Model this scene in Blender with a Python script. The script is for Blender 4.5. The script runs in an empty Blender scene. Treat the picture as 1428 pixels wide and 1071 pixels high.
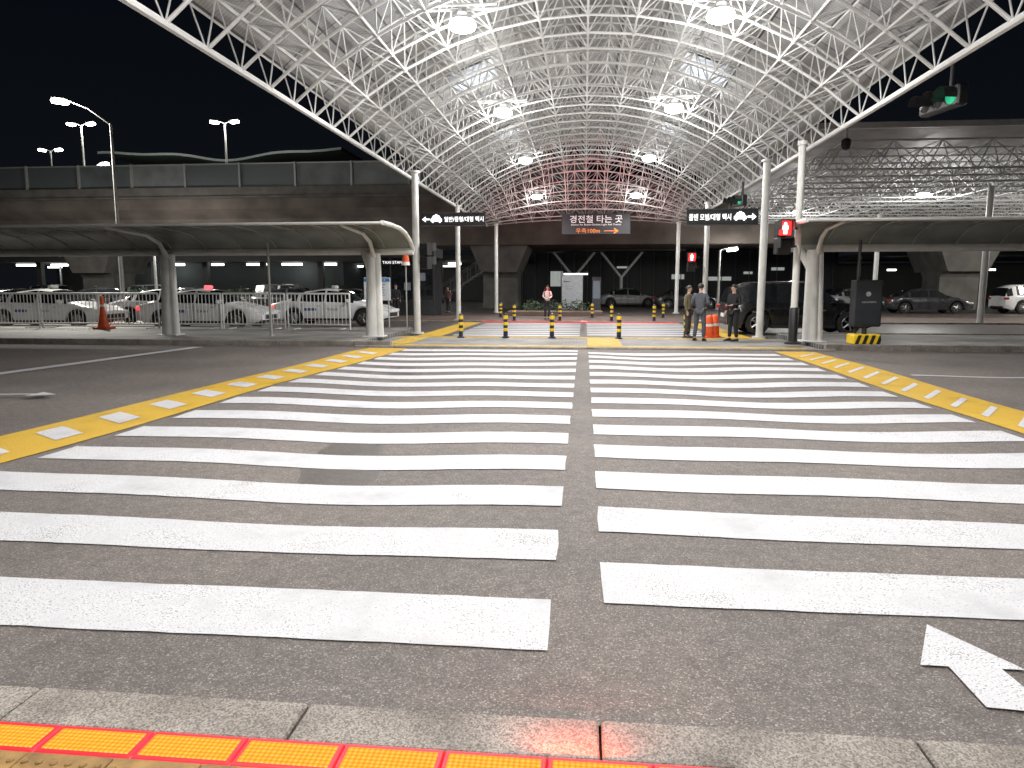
import bpy, bmesh, math, random
from mathutils import Vector, Matrix
R=random.Random(7)
scene=bpy.context.scene
COL=scene.collection
scene.view_settings.view_transform='Standard'
scene.view_settings.look='None'
scene.view_settings.exposure=0

# ------------------------------------------------------------------ materials
MATS={}
def _base(name):
    m=bpy.data.materials.new(name); m.use_nodes=True
    nt=m.node_tree; b=nt.nodes['Principled BSDF']
    return m,nt,b
def M(name,col,rough=.6,metal=0.0,var=.12,vs=6.0,bump=0.0,bs=60.0,emit=None,es=0.0,coat=0.0):
    if name in MATS: return MATS[name]
    m,nt,b=_base(name); N=nt.nodes; L=nt.links
    tc=N.new('ShaderNodeTexCoord'); no=N.new('ShaderNodeTexNoise'); no.inputs['Scale'].default_value=vs; no.inputs['Detail'].default_value=5
    L.new(tc.outputs['Object'],no.inputs['Vector'])
    r=N.new('ShaderNodeValToRGB'); r.color_ramp.elements[0].position=.3; r.color_ramp.elements[1].position=.7
    lo=[max(0,c*(1-var)) for c in col]; hi=[min(1,c*(1+var)) for c in col]
    r.color_ramp.elements[0].color=(*lo,1); r.color_ramp.elements[1].color=(*hi,1)
    L.new(no.outputs['Fac'],r.inputs['Fac']); L.new(r.outputs['Color'],b.inputs['Base Color'])
    mr=N.new('ShaderNodeMapRange'); mr.inputs['To Min'].default_value=max(0,rough-.08); mr.inputs['To Max'].default_value=min(1,rough+.08)
    L.new(no.outputs['Fac'],mr.inputs['Value']); L.new(mr.outputs['Result'],b.inputs['Roughness'])
    b.inputs['Metallic'].default_value=metal
    b.inputs['Coat Weight'].default_value=coat
    if bump:
        n2=N.new('ShaderNodeTexNoise'); n2.inputs['Scale'].default_value=bs; n2.inputs['Detail'].default_value=4
        bp=N.new('ShaderNodeBump'); bp.inputs['Strength'].default_value=bump; bp.inputs['Distance'].default_value=.01
        L.new(tc.outputs['Object'],n2.inputs['Vector']); L.new(n2.outputs['Fac'],bp.inputs['Height']); L.new(bp.outputs['Normal'],b.inputs['Normal'])
    if emit:
        b.inputs['Emission Color'].default_value=(*emit,1); b.inputs['Emission Strength'].default_value=es
    MATS[name]=m; return m
def ramp(N,stops):
    r=N.new('ShaderNodeValToRGB')
    e=r.color_ramp.elements
    while len(e)<len(stops): e.new(.5)
    for i,(p,c) in enumerate(stops):
        e[i].position=p; e[i].color=(*c,1) if len(c)==3 else c
    return r
def mixc(nt,fac,a,b,mode='MIX'):
    n=nt.nodes.new('ShaderNodeMix'); n.data_type='RGBA'; n.blend_type=mode
    ins=[s for s in n.inputs if s.type=='RGBA']; fa=n.inputs[0]
    def put(s,v):
        if isinstance(v,(int,float)): s.default_value=v
        elif isinstance(v,tuple): s.default_value=(*v,1) if len(v)==3 else v
        else: nt.links.new(v,s)
    put(fa,fac); put(ins[0],a); put(ins[1],b)
    return [o for o in n.outputs if o.type=='RGBA'][0]
def asphalt_nodes(nt,tc,dark=1.0):
    N=nt.nodes; L=nt.links
    v=N.new('ShaderNodeTexVoronoi'); v.inputs['Scale'].default_value=165
    L.new(tc,v.inputs['Vector'])
    sep=N.new('ShaderNodeSeparateColor'); L.new(v.outputs['Color'],sep.inputs['Color'])
    d=dark
    r=ramp(N,[(0,(.056*d,.049*d,.046*d)),(.55,(.080*d,.071*d,.066*d)),(.88,(.112*d,.100*d,.093*d)),(1,(.22*d,.195*d,.18*d))])
    L.new(sep.outputs['Red'],r.inputs['Fac'])
    n=N.new('ShaderNodeTexNoise'); n.inputs['Scale'].default_value=.55; n.inputs['Detail'].default_value=6; L.new(tc,n.inputs['Vector'])
    r2=ramp(N,[(.3,(.78,.77,.78)),(.7,(1.2,1.17,1.15))]); L.new(n.outputs['Fac'],r2.inputs['Fac'])
    c=mixc(nt,1.0,r.outputs['Color'],r2.outputs['Color'],'MULTIPLY')
    n3=N.new('ShaderNodeTexNoise'); n3.inputs['Scale'].default_value=9; n3.inputs['Detail'].default_value=8; n3.inputs['Roughness'].default_value=.7; L.new(tc,n3.inputs['Vector'])
    r3=ramp(N,[(.35,(.8,.8,.8)),(.65,(1.17,1.17,1.17))]); L.new(n3.outputs['Fac'],r3.inputs['Fac'])
    c=mixc(nt,1.0,c,r3.outputs['Color'],'MULTIPLY')
    return c,sep,v
def asphalt(name,dark=1.0,rough=.75):
    m,nt,b=_base(name); N=nt.nodes;L=nt.links
    tc=N.new('ShaderNodeTexCoord').outputs['Object']
    c,sep,v=asphalt_nodes(nt,tc,dark)
    L.new(c,b.inputs['Base Color']); b.inputs['Roughness'].default_value=rough
    bp=N.new('ShaderNodeBump'); bp.inputs['Strength'].default_value=.4; bp.inputs['Distance'].default_value=.004
    L.new(v.outputs['Distance'],bp.inputs['Height']); bp.invert=True
    L.new(bp.outputs['Normal'],b.inputs['Normal'])
    return m
def paint(name,col,wear=.5):
    m,nt,b=_base(name); N=nt.nodes;L=nt.links
    tc=N.new('ShaderNodeTexCoord').outputs['Object']
    asp,sep,v=asphalt_nodes(nt,tc,1.9)
    n=N.new('ShaderNodeTexNoise'); n.inputs['Scale'].default_value=1.6; n.inputs['Detail'].default_value=8; n.inputs['Roughness'].default_value=.65; L.new(tc,n.inputs['Vector'])
    n2=N.new('ShaderNodeTexNoise'); n2.inputs['Scale'].default_value=110; n2.inputs['Detail'].default_value=3; L.new(tc,n2.inputs['Vector'])
    ad=N.new('ShaderNodeMath'); ad.operation='MULTIPLY_ADD'; L.new(n.outputs['Fac'],ad.inputs[0]); ad.inputs[1].default_value=.55; L.new(n2.outputs['Fac'],ad.inputs[2])
    r=ramp(N,[(.90-.06*wear,(0,0,0)),(.98,(1,1,1))]); L.new(ad.outputs[0],r.inputs['Fac'])
    r2=ramp(N,[(.30,tuple(c*.68 for c in col)),(.48,tuple(c*.90 for c in col)),(.62,col)]); L.new(n.outputs['Fac'],r2.inputs['Fac'])
    c=mixc(nt,r.outputs['Color'],r2.outputs['Color'],asp)
    L.new(c,b.inputs['Base Color']); b.inputs['Roughness'].default_value=.6
    bp=N.new('ShaderNodeBump'); bp.inputs['Strength'].default_value=.45; bp.inputs['Distance'].default_value=.004
    L.new(v.outputs['Distance'],bp.inputs['Height']); bp.invert=True; L.new(bp.outputs['Normal'],b.inputs['Normal'])
    return m
def granite(name,a,bc,scale=160):
    m,nt,b=_base(name); N=nt.nodes;L=nt.links
    tc=N.new('ShaderNodeTexCoord').outputs['Object']
    v=N.new('ShaderNodeTexVoronoi'); v.inputs['Scale'].default_value=scale; L.new(tc,v.inputs['Vector'])
    sep=N.new('ShaderNodeSeparateColor'); L.new(v.outputs['Color'],sep.inputs['Color'])
    r=ramp(N,[(0,a),(.5,tuple((x+y)/2 for x,y in zip(a,bc))),(1,bc)]); L.new(sep.outputs['Green'],r.inputs['Fac'])
    n=N.new('ShaderNodeTexNoise'); n.inputs['Scale'].default_value=3; n.inputs['Detail'].default_value=7; L.new(tc,n.inputs['Vector'])
    r2=ramp(N,[(.3,(.55,.52,.49)),(.65,(1.1,1.08,1.05))]); L.new(n.outputs['Fac'],r2.inputs['Fac'])
    L.new(mixc(nt,1.0,r.outputs['Color'],r2.outputs['Color'],'MULTIPLY'),b.inputs['Base Color'])
    b.inputs['Roughness'].default_value=.7
    return m
def paver(name,c1,c2,mortar,sc=2.5,bw=.5,rh=.25):
    m,nt,b=_base(name); N=nt.nodes;L=nt.links
    tc=N.new('ShaderNodeTexCoord').outputs['Object']
    br=N.new('ShaderNodeTexBrick'); br.inputs['Scale'].default_value=sc; br.inputs['Color1'].default_value=(*c1,1); br.inputs['Color2'].default_value=(*c2,1); br.inputs['Mortar'].default_value=(*mortar,1)
    br.inputs['Mortar Size'].default_value=.012; br.inputs['Brick Width'].default_value=bw; br.inputs['Row Height'].default_value=rh
    L.new(tc,br.inputs['Vector'])
    n=N.new('ShaderNodeTexNoise'); n.inputs['Scale'].default_value=.9; n.inputs['Detail'].default_value=8; L.new(tc,n.inputs['Vector'])
    r2=ramp(N,[(.3,(.6,.6,.6)),(.68,(1.15,1.15,1.15))]); L.new(n.outputs['Fac'],r2.inputs['Fac'])
    L.new(mixc(nt,1.0,br.outputs['Color'],r2.outputs['Color'],'MULTIPLY'),b.inputs['Base Color']); b.inputs['Roughness'].default_value=.65
    return m

asph=asphalt('asphalt',1.62); asph_far=asphalt('asphalt_far',1.0,.45)
white_paint=paint('white_road_paint',(.62,.62,.65),.9); yellow_paint=paint('yellow_road_paint',(.62,.38,.02))
grn=granite('kerb_granite',(.11,.10,.092),(.38,.35,.32))
pav=paver('paver',(.30,.29,.28),(.22,.21,.20),(.08,.08,.08))
pav_red=paver('paver_brown',(.17,.115,.095),(.125,.09,.075),(.05,.045,.04))
steelw=M('white_painted_steel',(.62,.62,.60),.4,.0,.10,3)
framew=M('frame_white_paint',(.64,.64,.635),.5,0,.10,2)
black=M('black_plastic',(.02,.02,.022),.4)
dark=M('dark_metal',(.05,.05,.055),.45,.3)
alum=M('aluminium',(.55,.55,.55),.35,.8,.06,4)
galv=M('galvanised_steel',(.45,.45,.44),.45,.2,.15,12)
concrete=M('concrete',(.17,.16,.15),.85,0,.25,1.2,.3,30)
concd=M('stained_concrete',(.16,.135,.12),.85,0,.35,.6,.3,20)
glassd=M('tinted_glass',(.012,.014,.016),.08,0,.05)
rubber=M('tyre_rubber',(.018,.018,.018),.8)
chrome=M('wheel_alloy',(.45,.45,.46),.3,.9)
lampglow=M('lamp_glow',(1,1,1),.4,0,0,emit=(1,.98,.93),es=30)
stripglow=M('fluorescent_glow',(1,1,1),.4,0,0,emit=(.95,1,.95),es=6)
redglow=M('red_signal_glow',(.5,.02,.02),.4,0,0,emit=(1,.03,.03),es=2.2)
redline=M('red_strip_glow',(.3,.02,.02),.4,0,0,emit=(1,.05,.04),es=.7)
redfig=M('red_figure_glow',(1,.7,.7),.4,0,0,emit=(1,.75,.7),es=5)
greenglow=M('green_signal_glow',(.02,.4,.2),.4,0,0,emit=(.03,.65,.33),es=.5)
offlens=M('unlit_lens',(.03,.03,.03),.25)
orange=M('orange_plastic',(.75,.10,.02),.45,0,.15,9)
yellowp=M('yellow_reflective',(.85,.58,.02),.4)
whitep=M('white_reflective',(.78,.78,.78),.4)
navy=M('navy_post_paint',(.015,.02,.05),.4)
signglow=M('white_letter_glow',(.9,.9,.9),.4,0,0,emit=(1,1,1),es=1.3)
signdim=M('white_letter_dim',(.5,.5,.5),.4,0,0,emit=(.9,.9,.95),es=.30)
orangeglow=M('orange_letter_glow',(.45,.14,.02),.5,0,0,emit=(1,.30,.03),es=.32)
signpanel=M('sign_panel_dark',(.010,.011,.015),.65)
tail=M('tail_lamp',(.5,.01,.01),.3,emit=(1,.05,.04),es=1.6)
tailoff=M('tail_lamp_off',(.28,.01,.01),.3)
headl=M('head_lamp_glass',(.7,.7,.72),.15,0,.02)
skin=M('skin',(.52,.33,.25),.55)

# ------------------------------------------------------------------ mesh builder
class MB:
    def __init__(s): s.v=[];s.f=[];s.mi=[]
    def add(s,vs,fs,mi=0):
        o=len(s.v); s.v+= [tuple(p) for p in vs]; s.f+=[tuple(i+o for i in f) for f in fs]; s.mi+=[mi]*len(fs); return s
    def box(s,c,d,rz=0,mi=0,rx=0,ry=0,ch=0):
        hx,hy,hz=d[0]/2,d[1]/2,d[2]/2
        if ch>0:
            pr=[(-hx+ch,-hy),(hx-ch,-hy),(hx,-hy+ch),(hx,hy-ch),(hx-ch,hy),(-hx+ch,hy),(-hx,hy-ch),(-hx,-hy+ch)]
            vs=[(x*(1-ch/hx),y*(1-ch/hy),-hz) for x,y in pr]+[(x,y,-hz+ch) for x,y in pr]+[(x,y,hz-ch) for x,y in pr]+[(x*(1-ch/hx),y*(1-ch/hy),hz) for x,y in pr]
            fs=[tuple(range(7,-1,-1)),tuple(range(24,32))]
            for k in range(3):
                for i in range(8):
                    j=(i+1)%8; fs.append((k*8+i,k*8+j,k*8+8+j,k*8+8+i))
        else:
            vs=[(x,y,z) for z in(-hz,hz) for x,y in((-hx,-hy),(hx,-hy),(hx,hy),(-hx,hy))]
            fs=[(3,2,1,0),(4,5,6,7),(0,1,5,4),(1,2,6,5),(2,3,7,6),(3,0,4,7)]
        m=Matrix.Translation(c)@Matrix.Rotation(rz,4,'Z')@Matrix.Rotation(ry,4,'Y')@Matrix.Rotation(rx,4,'X')
        return s.add([m@Vector(p) for p in vs],fs,mi)
    def tube(s,a,b,r,n=6,r2=None,mi=0,cap=True):
        a=Vector(a);b=Vector(b);d=(b-a)
        if d.length<1e-6: return s
        d.normalize(); up=Vector((0,0,1)) if abs(d.z)<.9 else Vector((1,0,0))
        u=d.cross(up).normalized(); w=u.cross(d); r2=r if r2 is None else r2
        vs=[]
        for p,rr in((a,r),(b,r2)):
            for i in range(n):
                t=2*math.pi*i/n; vs.append(p+u*math.cos(t)*rr+w*math.sin(t)*rr)
        fs=[(i,(i+1)%n,n+(i+1)%n,n+i) for i in range(n)]
        if cap: fs+= [tuple(range(n-1,-1,-1)),tuple(range(n,2*n))]
        return s.add(vs,fs,mi)
    def path(s,pts,r,n=6,mi=0):
        for a,b in zip(pts,pts[1:]): s.tube(a,b,r,n,mi=mi)
        return s
    def lathe(s,pr,c=(0,0,0),n=16,mi=0,axis='Z'):
        vs=[];fs=[]
        for r,z in pr:
            for i in range(n):
                t=2*math.pi*i/n
                x,y=r*math.cos(t),r*math.sin(t)
                p=(x,y,z) if axis=='Z' else ((x,z,y) if axis=='Y' else (z,x,y))
                vs.append((p[0]+c[0],p[1]+c[1],p[2]+c[2]))
        for k in range(len(pr)-1):
            for i in range(n):
                j=(i+1)%n; fs.append((k*n+i,k*n+j,(k+1)*n+j,(k+1)*n+i))
        if pr[0][0]>1e-5: fs.append(tuple(range(n-1,-1,-1)))
        if pr[-1][0]>1e-5: fs.append(tuple((len(pr)-1)*n+i for i in range(n)))
        return s.add(vs,fs,mi)
    def poly_xz(s,pts,y,t=.01,mi=0):
        pts=list(pts); n=len(pts); vs=[(x,y,z) for x,z in pts]+[(x,y+t,z) for x,z in pts]
        fs=[tuple(range(n)),tuple(range(2*n-1,n-1,-1))]+[(i,i+n,(i+1)%n+n,(i+1)%n) for i in range(n)]
        return s.add(vs,fs,mi)
    def prism_x(s,pts,x0,x1,mi=0):
        n=len(pts); vs=[(x0,y,z) for y,z in pts]+[(x1,y,z) for y,z in pts]
        fs=[tuple(range(n)),tuple(range(2*n-1,n-1,-1))]+[(i,i+n,(i+1)%n+n,(i+1)%n) for i in range(n)]
        return s.add(vs,fs,mi)
    def obj(s,name,mats,parent=None,smooth=False,loc=None,rz=0):
        me=bpy.data.meshes.new(name); me.from_pydata(s.v,[],s.f)
        mats=mats if isinstance(mats,(list,tuple)) else [mats]
        for m in mats: me.materials.append(m)
        me.polygons.foreach_set('material_index',s.mi)
        if smooth: me.polygons.foreach_set('use_smooth',[True]*len(me.polygons))
        me.update()
        bm=bmesh.new(); bm.from_mesh(me); bmesh.ops.recalc_face_normals(bm,faces=bm.faces); bm.to_mesh(me); bm.free()
        if smooth:
            try: me.set_sharp_from_angle(angle=math.radians(40))
            except Exception: pass
        o=bpy.data.objects.new(name,me); COL.objects.link(o)
        if parent: o.parent=parent
        if loc: o.location=loc
        o.rotation_euler=(0,0,rz)
        return o
def tag(o,label,cat,group=None):
    o['label']=label; o['category']=cat
    if group: o['group']=group
    return o
def struct(o,label=None):
    o['kind']='structure'
    if label: o['label']=label
    return o
def root(name,label,cat,loc=(0,0,0),rz=0,group=None):
    e=bpy.data.objects.new(name,None); COL.objects.link(e); e.location=loc; e.rotation_euler=(0,0,rz); e.empty_display_size=.2
    return tag(e,label,cat,group)
def clone(o,loc,rz=0,label=None):
    n=o.copy(); COL.objects.link(n); n.location=loc; n.rotation_euler=(0,0,rz)
    if label: n['label']=label
    def rec(src,dst):
        for c in list(src.children):
            k=c.copy(); COL.objects.link(k); k.parent=dst; k.matrix_parent_inverse=c.matrix_parent_inverse.copy(); rec(c,k)
    rec(o,n); return n
def eval_mesh(o,name):
    dg=bpy.context.evaluated_depsgraph_get(); me=bpy.data.meshes.new_from_object(o.evaluated_get(dg)); me.name=name; return me
def text(body,w,h,mat,parent,loc,name='lettering',rz=0,bold=0):
    cu=bpy.data.curves.new(name,'FONT'); cu.body=body; cu.extrude=.003; cu.resolution_u=3; cu.offset=bold
    o=bpy.data.objects.new('tmp',cu); COL.objects.link(o); bpy.context.view_layer.update()
    me=eval_mesh(o,name); bpy.data.objects.remove(o)
    if len(me.vertices)==0: print('EMPTY TEXT',body); return None
    xs=[v.co.x for v in me.vertices]; ys=[v.co.y for v in me.vertices]
    sx=w/(max(xs)-min(xs)); sy=h/(max(ys)-min(ys)); cx=(max(xs)+min(xs))/2; cy=(max(ys)+min(ys))/2
    for v in me.vertices:
        x,y,z=v.co; v.co=((x-cx)*sx,-z,(y-cy)*sy)
    me.materials.clear(); me.materials.append(mat)
    n=bpy.data.objects.new(name,me); COL.objects.link(n); n.parent=parent; n.location=loc; n.rotation_euler=(0,0,rz); return n
def light(kind,name,loc,power,col=(1,.97,.92),parent=None,size=.15,rot=None,**kw):
    l=bpy.data.lights.new(name,kind); l.energy=power; l.color=col
    if kind in('POINT','SPOT'): l.shadow_soft_size=size
    for k,v in kw.items(): setattr(l,k,v)
    o=bpy.data.objects.new(name,l); COL.objects.link(o); o.location=loc
    if rot: o.rotation_euler=rot
    if parent: o.parent=parent
    return o

# ------------------------------------------------------------------ world and camera
w=bpy.data.worlds.new('World'); scene.world=w; w.use_nodes=True
bg=w.node_tree.nodes['Background']
wn=w.node_tree.nodes; tc=wn.new('ShaderNodeTexCoord'); sx=wn.new('ShaderNodeSeparateXYZ'); rr=wn.new('ShaderNodeValToRGB')
w.node_tree.links.new(tc.outputs['Generated'],sx.inputs[0]); w.node_tree.links.new(sx.outputs['Z'],rr.inputs[0]); w.node_tree.links.new(rr.outputs[0],bg.inputs[0])
rr.color_ramp.elements[0].color=(.0050,.0060,.0080,1); rr.color_ramp.elements[1].position=.5; rr.color_ramp.elements[1].color=(.0010,.0018,.0040,1)
bg.inputs[1].default_value=1.0
cam=bpy.data.cameras.new('camera'); co=bpy.data.objects.new('camera',cam); COL.objects.link(co)
cam.sensor_width=36; cam.lens=25.21; cam.clip_end=1500; cam.clip_start=.05
co.location=(0,0,1.55); co.rotation_euler=(math.radians(90-7.72),0,math.radians(5.72)); scene.camera=co

# ------------------------------------------------------------------ ground and roads
def grid(name,xs,ys,zf,mat):
    b=MB(); nx=len(xs); vs=[(x,y,zf(x,y)) for y in ys for x in xs]
    fs=[(j*nx+i,j*nx+i+1,(j+1)*nx+i+1,(j+1)*nx+i) for j in range(len(ys)-1) for i in range(nx-1)]
    b.add(vs,fs); return b.obj(name,mat,smooth=True)
def hz(x,y):
    f=max(0,min(1,(y-3.4)/1.5))*max(0,min(1,(17.9-y)/1.5))*max(0,min(1,(9-abs(x))/3))
    return f*(.016*math.sin(x*1.25+.6+.12*y)+.010*math.sin(x*2.3+y*.5)+.010*math.sin(y*.9+x*.3))
struct(MB().add([(-500,-60,-.03),(500,-60,-.03),(500,700,-.03),(-500,700,-.03)],[(0,1,2,3)]).obj('ground',asph_far),'dark asphalt ground around the crossing')
xs=[-90,-50,-30,-20]+[-14+.25*i for i in range(113)]+[20,30,50,90]
ys=[2.39+.25*i for i in range(64)]; ys[-1]=18.2
struct(grid('road',xs,ys,hz,asph),'dark speckled asphalt road crossed by zebra stripes')
struct(MB().add([(-90,21.9,0),(90,21.9,0),(90,31.5,0),(-90,31.5,0)],[(0,1,2,3)]).obj('road',asph_far),'asphalt taxi lane')
def patch(b,x0,x1,y0,y1,mi=0,z=.007,jit=.0045,step=.12,zf=hz):
    n=max(2,int((x1-x0)/step)); vs=[];fs=[]
    ph=R.uniform(0,9)
    for j in range(3):
        for i in range(n+1):
            x=x0+(x1-x0)*i/n; y=y0+(y1-y0)*j/2
            y+=.008*math.sin(x*1.7+ph)
            if j!=1: y+=R.uniform(-jit,jit)
            if i in(0,n): x+=R.uniform(-jit,jit)*1.5
            vs.append((x,y,zf(x,y)+z))
    for j in range(2):
        for i in range(n): fs.append((j*(n+1)+i,j*(n+1)+i+1,(j+1)*(n+1)+i+1,(j+1)*(n+1)+i))
    b.add(vs,fs,mi)
b=MB()
for n in range(15):
    y=2.885+1.012*n; xl=-5.02+.045*(y-4) if y>4.7 else -4.95
    patch(b,max(xl,-5.0),-.14,y,y+.506)
    y=3.39+1.012*n
    if n<14: patch(b,.112,4.42,y,y+.52)
struct(b.obj('crosswalk',white_paint),'staggered white zebra stripes on dark asphalt')
def border(side):
    b=MB(); zw=.008
    n=120
    def xi(y): return (-5.18+.055*(y-4)) if side<0 else 4.56
    def xo(y): return xi(y)+side*(1.0 if side<0 else .94)
    T=(0,.25,.5,.75,1); K=len(T)
    vs=[]
    for i in range(n+1):
        y=2.6+(17.75-2.6)*i/n
        for t in T:
            x=xi(y)+(xo(y)-xi(y))*t; vs.append((x,y,hz(x,y)+zw))
    fs=[(i*K+t,i*K+t+1,i*K+K+1+t,i*K+K+t) for i in range(n) for t in range(K-1)]
    b.add(vs,fs,0)
    y=2.9
    while y<16.8:
        sl,ln=(.32,.38) if side<0 else (.85,.17)
        t0,t1=(.27,.77) if side<0 else (.2,.8)
        m_=6; vs=[]
        for q in range(m_+1):
            t=t0+(t1-t0)*q/m_
            for e in(0,.5,1):
                yy=y+sl*q/m_+ln*e; x=xi(yy)+(xo(yy)-xi(yy))*t; vs.append((x,yy,hz(x,yy)+zw+.005))
        b.add(vs,[(q*3+e,q*3+e+1,q*3+4+e,q*3+3+e) for q in range(m_) for e in(0,1)],1)
        y+=.93 if side<0 else .74
    return struct(b.obj('crosswalk_border',[yellow_paint,white_paint]),'yellow and white hatched border line of the crossing')
border(-1);border(1)
b=MB(); patch(b,5.7,40,13.0,13.13,jit=.004)
n=30
vs=[]
for i in range(n+1):
    y=11+(17.6-11)*i/n
    for t in(0,1):
        x=-10.62+.57*(i/n)+.30*t; vs.append((x,y,.012))
b.add(vs,[(2*i,2*i+1,2*i+3,2*i+2) for i in range(n)])
def arrow(b,x,y,s=1,z=.010):
    pts=[(0,.64),(.215,.26),(.12,.26),(.14,-.05),(-.09,-.03),(-.085,.26),(-.195,.26)]
    v=[(x+px*s,y+py*s) for px,py in pts]
    b.add([(a,c,z) for a,c in v],[(0,1,2),(0,2,5),(0,5,6),(2,3,4,5)])
arrow(b,1.59,2.66)
b.add([(x,y,.045) for x,y in((-8.6,9.15),(-7.75,9.3),(-7.72,9.38),(-8.55,9.23))],[(0,1,2,3)])
b.add([(x,y,.045) for x,y in((-7.75,9.15),(-7.4,9.33),(-7.75,9.52))],[(0,1,2)])
struct(b.obj('road_marking',white_paint),'white lane line, stop line and painted arrows')
b=MB(); fl=lambda x,y:0
for n in range(8):
    y=22.7+1.05*n
    patch(b,-4.2,-.14,y,y+.5,z=.005,zf=fl); patch(b,.11,4.0,y+.5,y+1.0,z=.005,zf=fl)
struct(b.obj('crosswalk',white_paint),'white zebra stripes across the taxi lane')
b=MB()
b.add([(-5.3,22.4,.004),(-4.5,22.4,.004),(-4.5,31.3,.004),(-5.3,31.3,.004)],[(0,1,2,3)])
b.add([(4.3,22.4,.004),(5.1,22.4,.004),(5.1,31.3,.004),(4.3,31.3,.004)],[(0,1,2,3)])
struct(b.obj('crosswalk_border',yellow_paint),'yellow border line beside taxi lane stripes')

# near pavement, kerb, tactile paving
struct(MB().box((0,-2.0,-.04),(60,8.08,.12)).obj('pavement',pav),'paved footway at the kerb')
b=MB(); x=-14.9
while x<15: b.box((x+.53,2.283,-.035+R.uniform(-.002,.002)),(1.06,.224,.11),ch=.008,rz=R.uniform(-.002,.002)); x+=1.07
struct(b.obj('kerb',grn),'speckled grey granite kerb stones')
tact=M('tactile_tile_yellow',(.27,.155,.05),.65,0,.45,9,.3,80)
b=MB()
for i in range(-10,10): b.box((i*.3+.15,1.86,.026),(.296,.296,.016),ch=.003)
for i in range(-58,58):
    for j in range(5): b.lathe([(.0125,0),(.011,.004),(.006,.006)],(i*.05+.025,1.74+j*.055,.034),8)
struct(b.obj('tactile_paving',tact),'worn yellow tactile tiles with domes')

# LED floor strip
m,nt,bs=_base('led_module_glow'); N=nt.nodes;L=nt.links
tcn=N.new('ShaderNodeTexCoord').outputs['Object']
v=N.new('ShaderNodeTexVoronoi'); v.inputs['Scale'].default_value=56; v.inputs['Randomness'].default_value=0.05; L.new(tcn,v.inputs['Vector'])
r=ramp(N,[(.0,(1,.93,.45)),(.32,(1,.80,.22)),(.48,(1,.50,.05)),(.75,(1,.22,.01))]); L.new(v.outputs['Distance'],r.inputs['Fac'])
L.new(r.outputs['Color'],bs.inputs['Emission Color']); bs.inputs['Emission Strength'].default_value=1.1
bs.inputs['Base Color'].default_value=(.08,.04,.0,1); bs.inputs['Roughness'].default_value=.7; bs.inputs['Specular IOR Level'].default_value=.1; led=m
ledrim=M('led_rim_glow',(.25,.005,.01),.5,0,0,emit=(1,.01,.03),es=.8)
fs=root('floor_signal_strip','red and amber glowing floor signal strip set behind kerb','floor light',(0,2.094,.02))
for i in range(-14,14):
    x=i*.34+.07
    MB().box((x,0,-.01),(.337,.146,.03),ch=.004).obj('rim',ledrim,fs)
    MB().box((x,-.002,.0065),(.302,.104,.004)).obj('light_panel',led,fs)
light('AREA','strip_light',(0,0,.05),14,(1,.10,.04),fs,rot=(math.pi,0,0),shape='RECTANGLE',size=9,size_y=.1)
light('AREA','strip_light',(0,.075,.045),3.5,(1,.10,.04),fs,rot=(math.pi/2+.35,0,0),shape='RECTANGLE',size=9,size_y=.02)
fs2=root('floor_signal_strip','red glowing floor signal strip at taxi lane kerb','floor light',(0,31.45,.02))
for i in range(-13,12): MB().box((i*.34+.1,0,0),(.334,.10,.04),ch=.004).obj('light_panel',redline,fs2)
light('AREA','strip_light',(0,.1,.06),90,(1,.05,.07),fs2,rot=(math.pi-.90,0,0),shape='RECTANGLE',size=6,size_y=.15,spread=math.radians(70))

# islands
struct(MB().box((0,20.05,-.04),(11.6,3.7,.12)).obj('traffic_island',pav),'dropped paved refuge between the two roads')
struct(MB().box((-47.9,21.4,0),(84,6.0,.24)).obj('pavement',pav),'raised paved island under the shelter')
struct(MB().box((47.9,20.6,0),(84,4.4,.24)).obj('pavement',pav),'raised paved island under the shelter')
b=MB()
def kerbrun(x0,x1,y,z):
    x=x0
    while x<x1: b.box((x+.5,y,z/2-.02),(.99,.2,z+.06),ch=.012); x+=1
kerbrun(-60,-5.9,18.3,.14); kerbrun(-5.9,5.9,18.1,.03); kerbrun(5.9,60,18.3,.14); kerbrun(-60,-6,24.5,.14); kerbrun(6,60,22.9,.14); kerbrun(-40,40,31.75,.05)
struct(b.obj('kerb',grn),'granite kerb edging of the islands')
struct(MB().box((0,34.85,-.04),(100,6,.12)).obj('pavement',pav_red),'brown brick footway beyond the taxi lane')
b=MB()
b.box((0,18.5,.024),(11,.3,.02)); b.box((.55,20.0,.024),(.9,2.9,.02)); b.box((-.2,21.7,.024),(11,.3,.02)); b.box((0,32.1,.024),(8.8,.3,.02)); b.box((-5.0,20.1,.03),(.6,2.6,.02))
struct(b.obj('tactile_paving',M('tactile_yellow_bright',(.50,.33,.05),.6,0,.3,5)),'yellow tactile guide tiles across the refuge')

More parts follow.
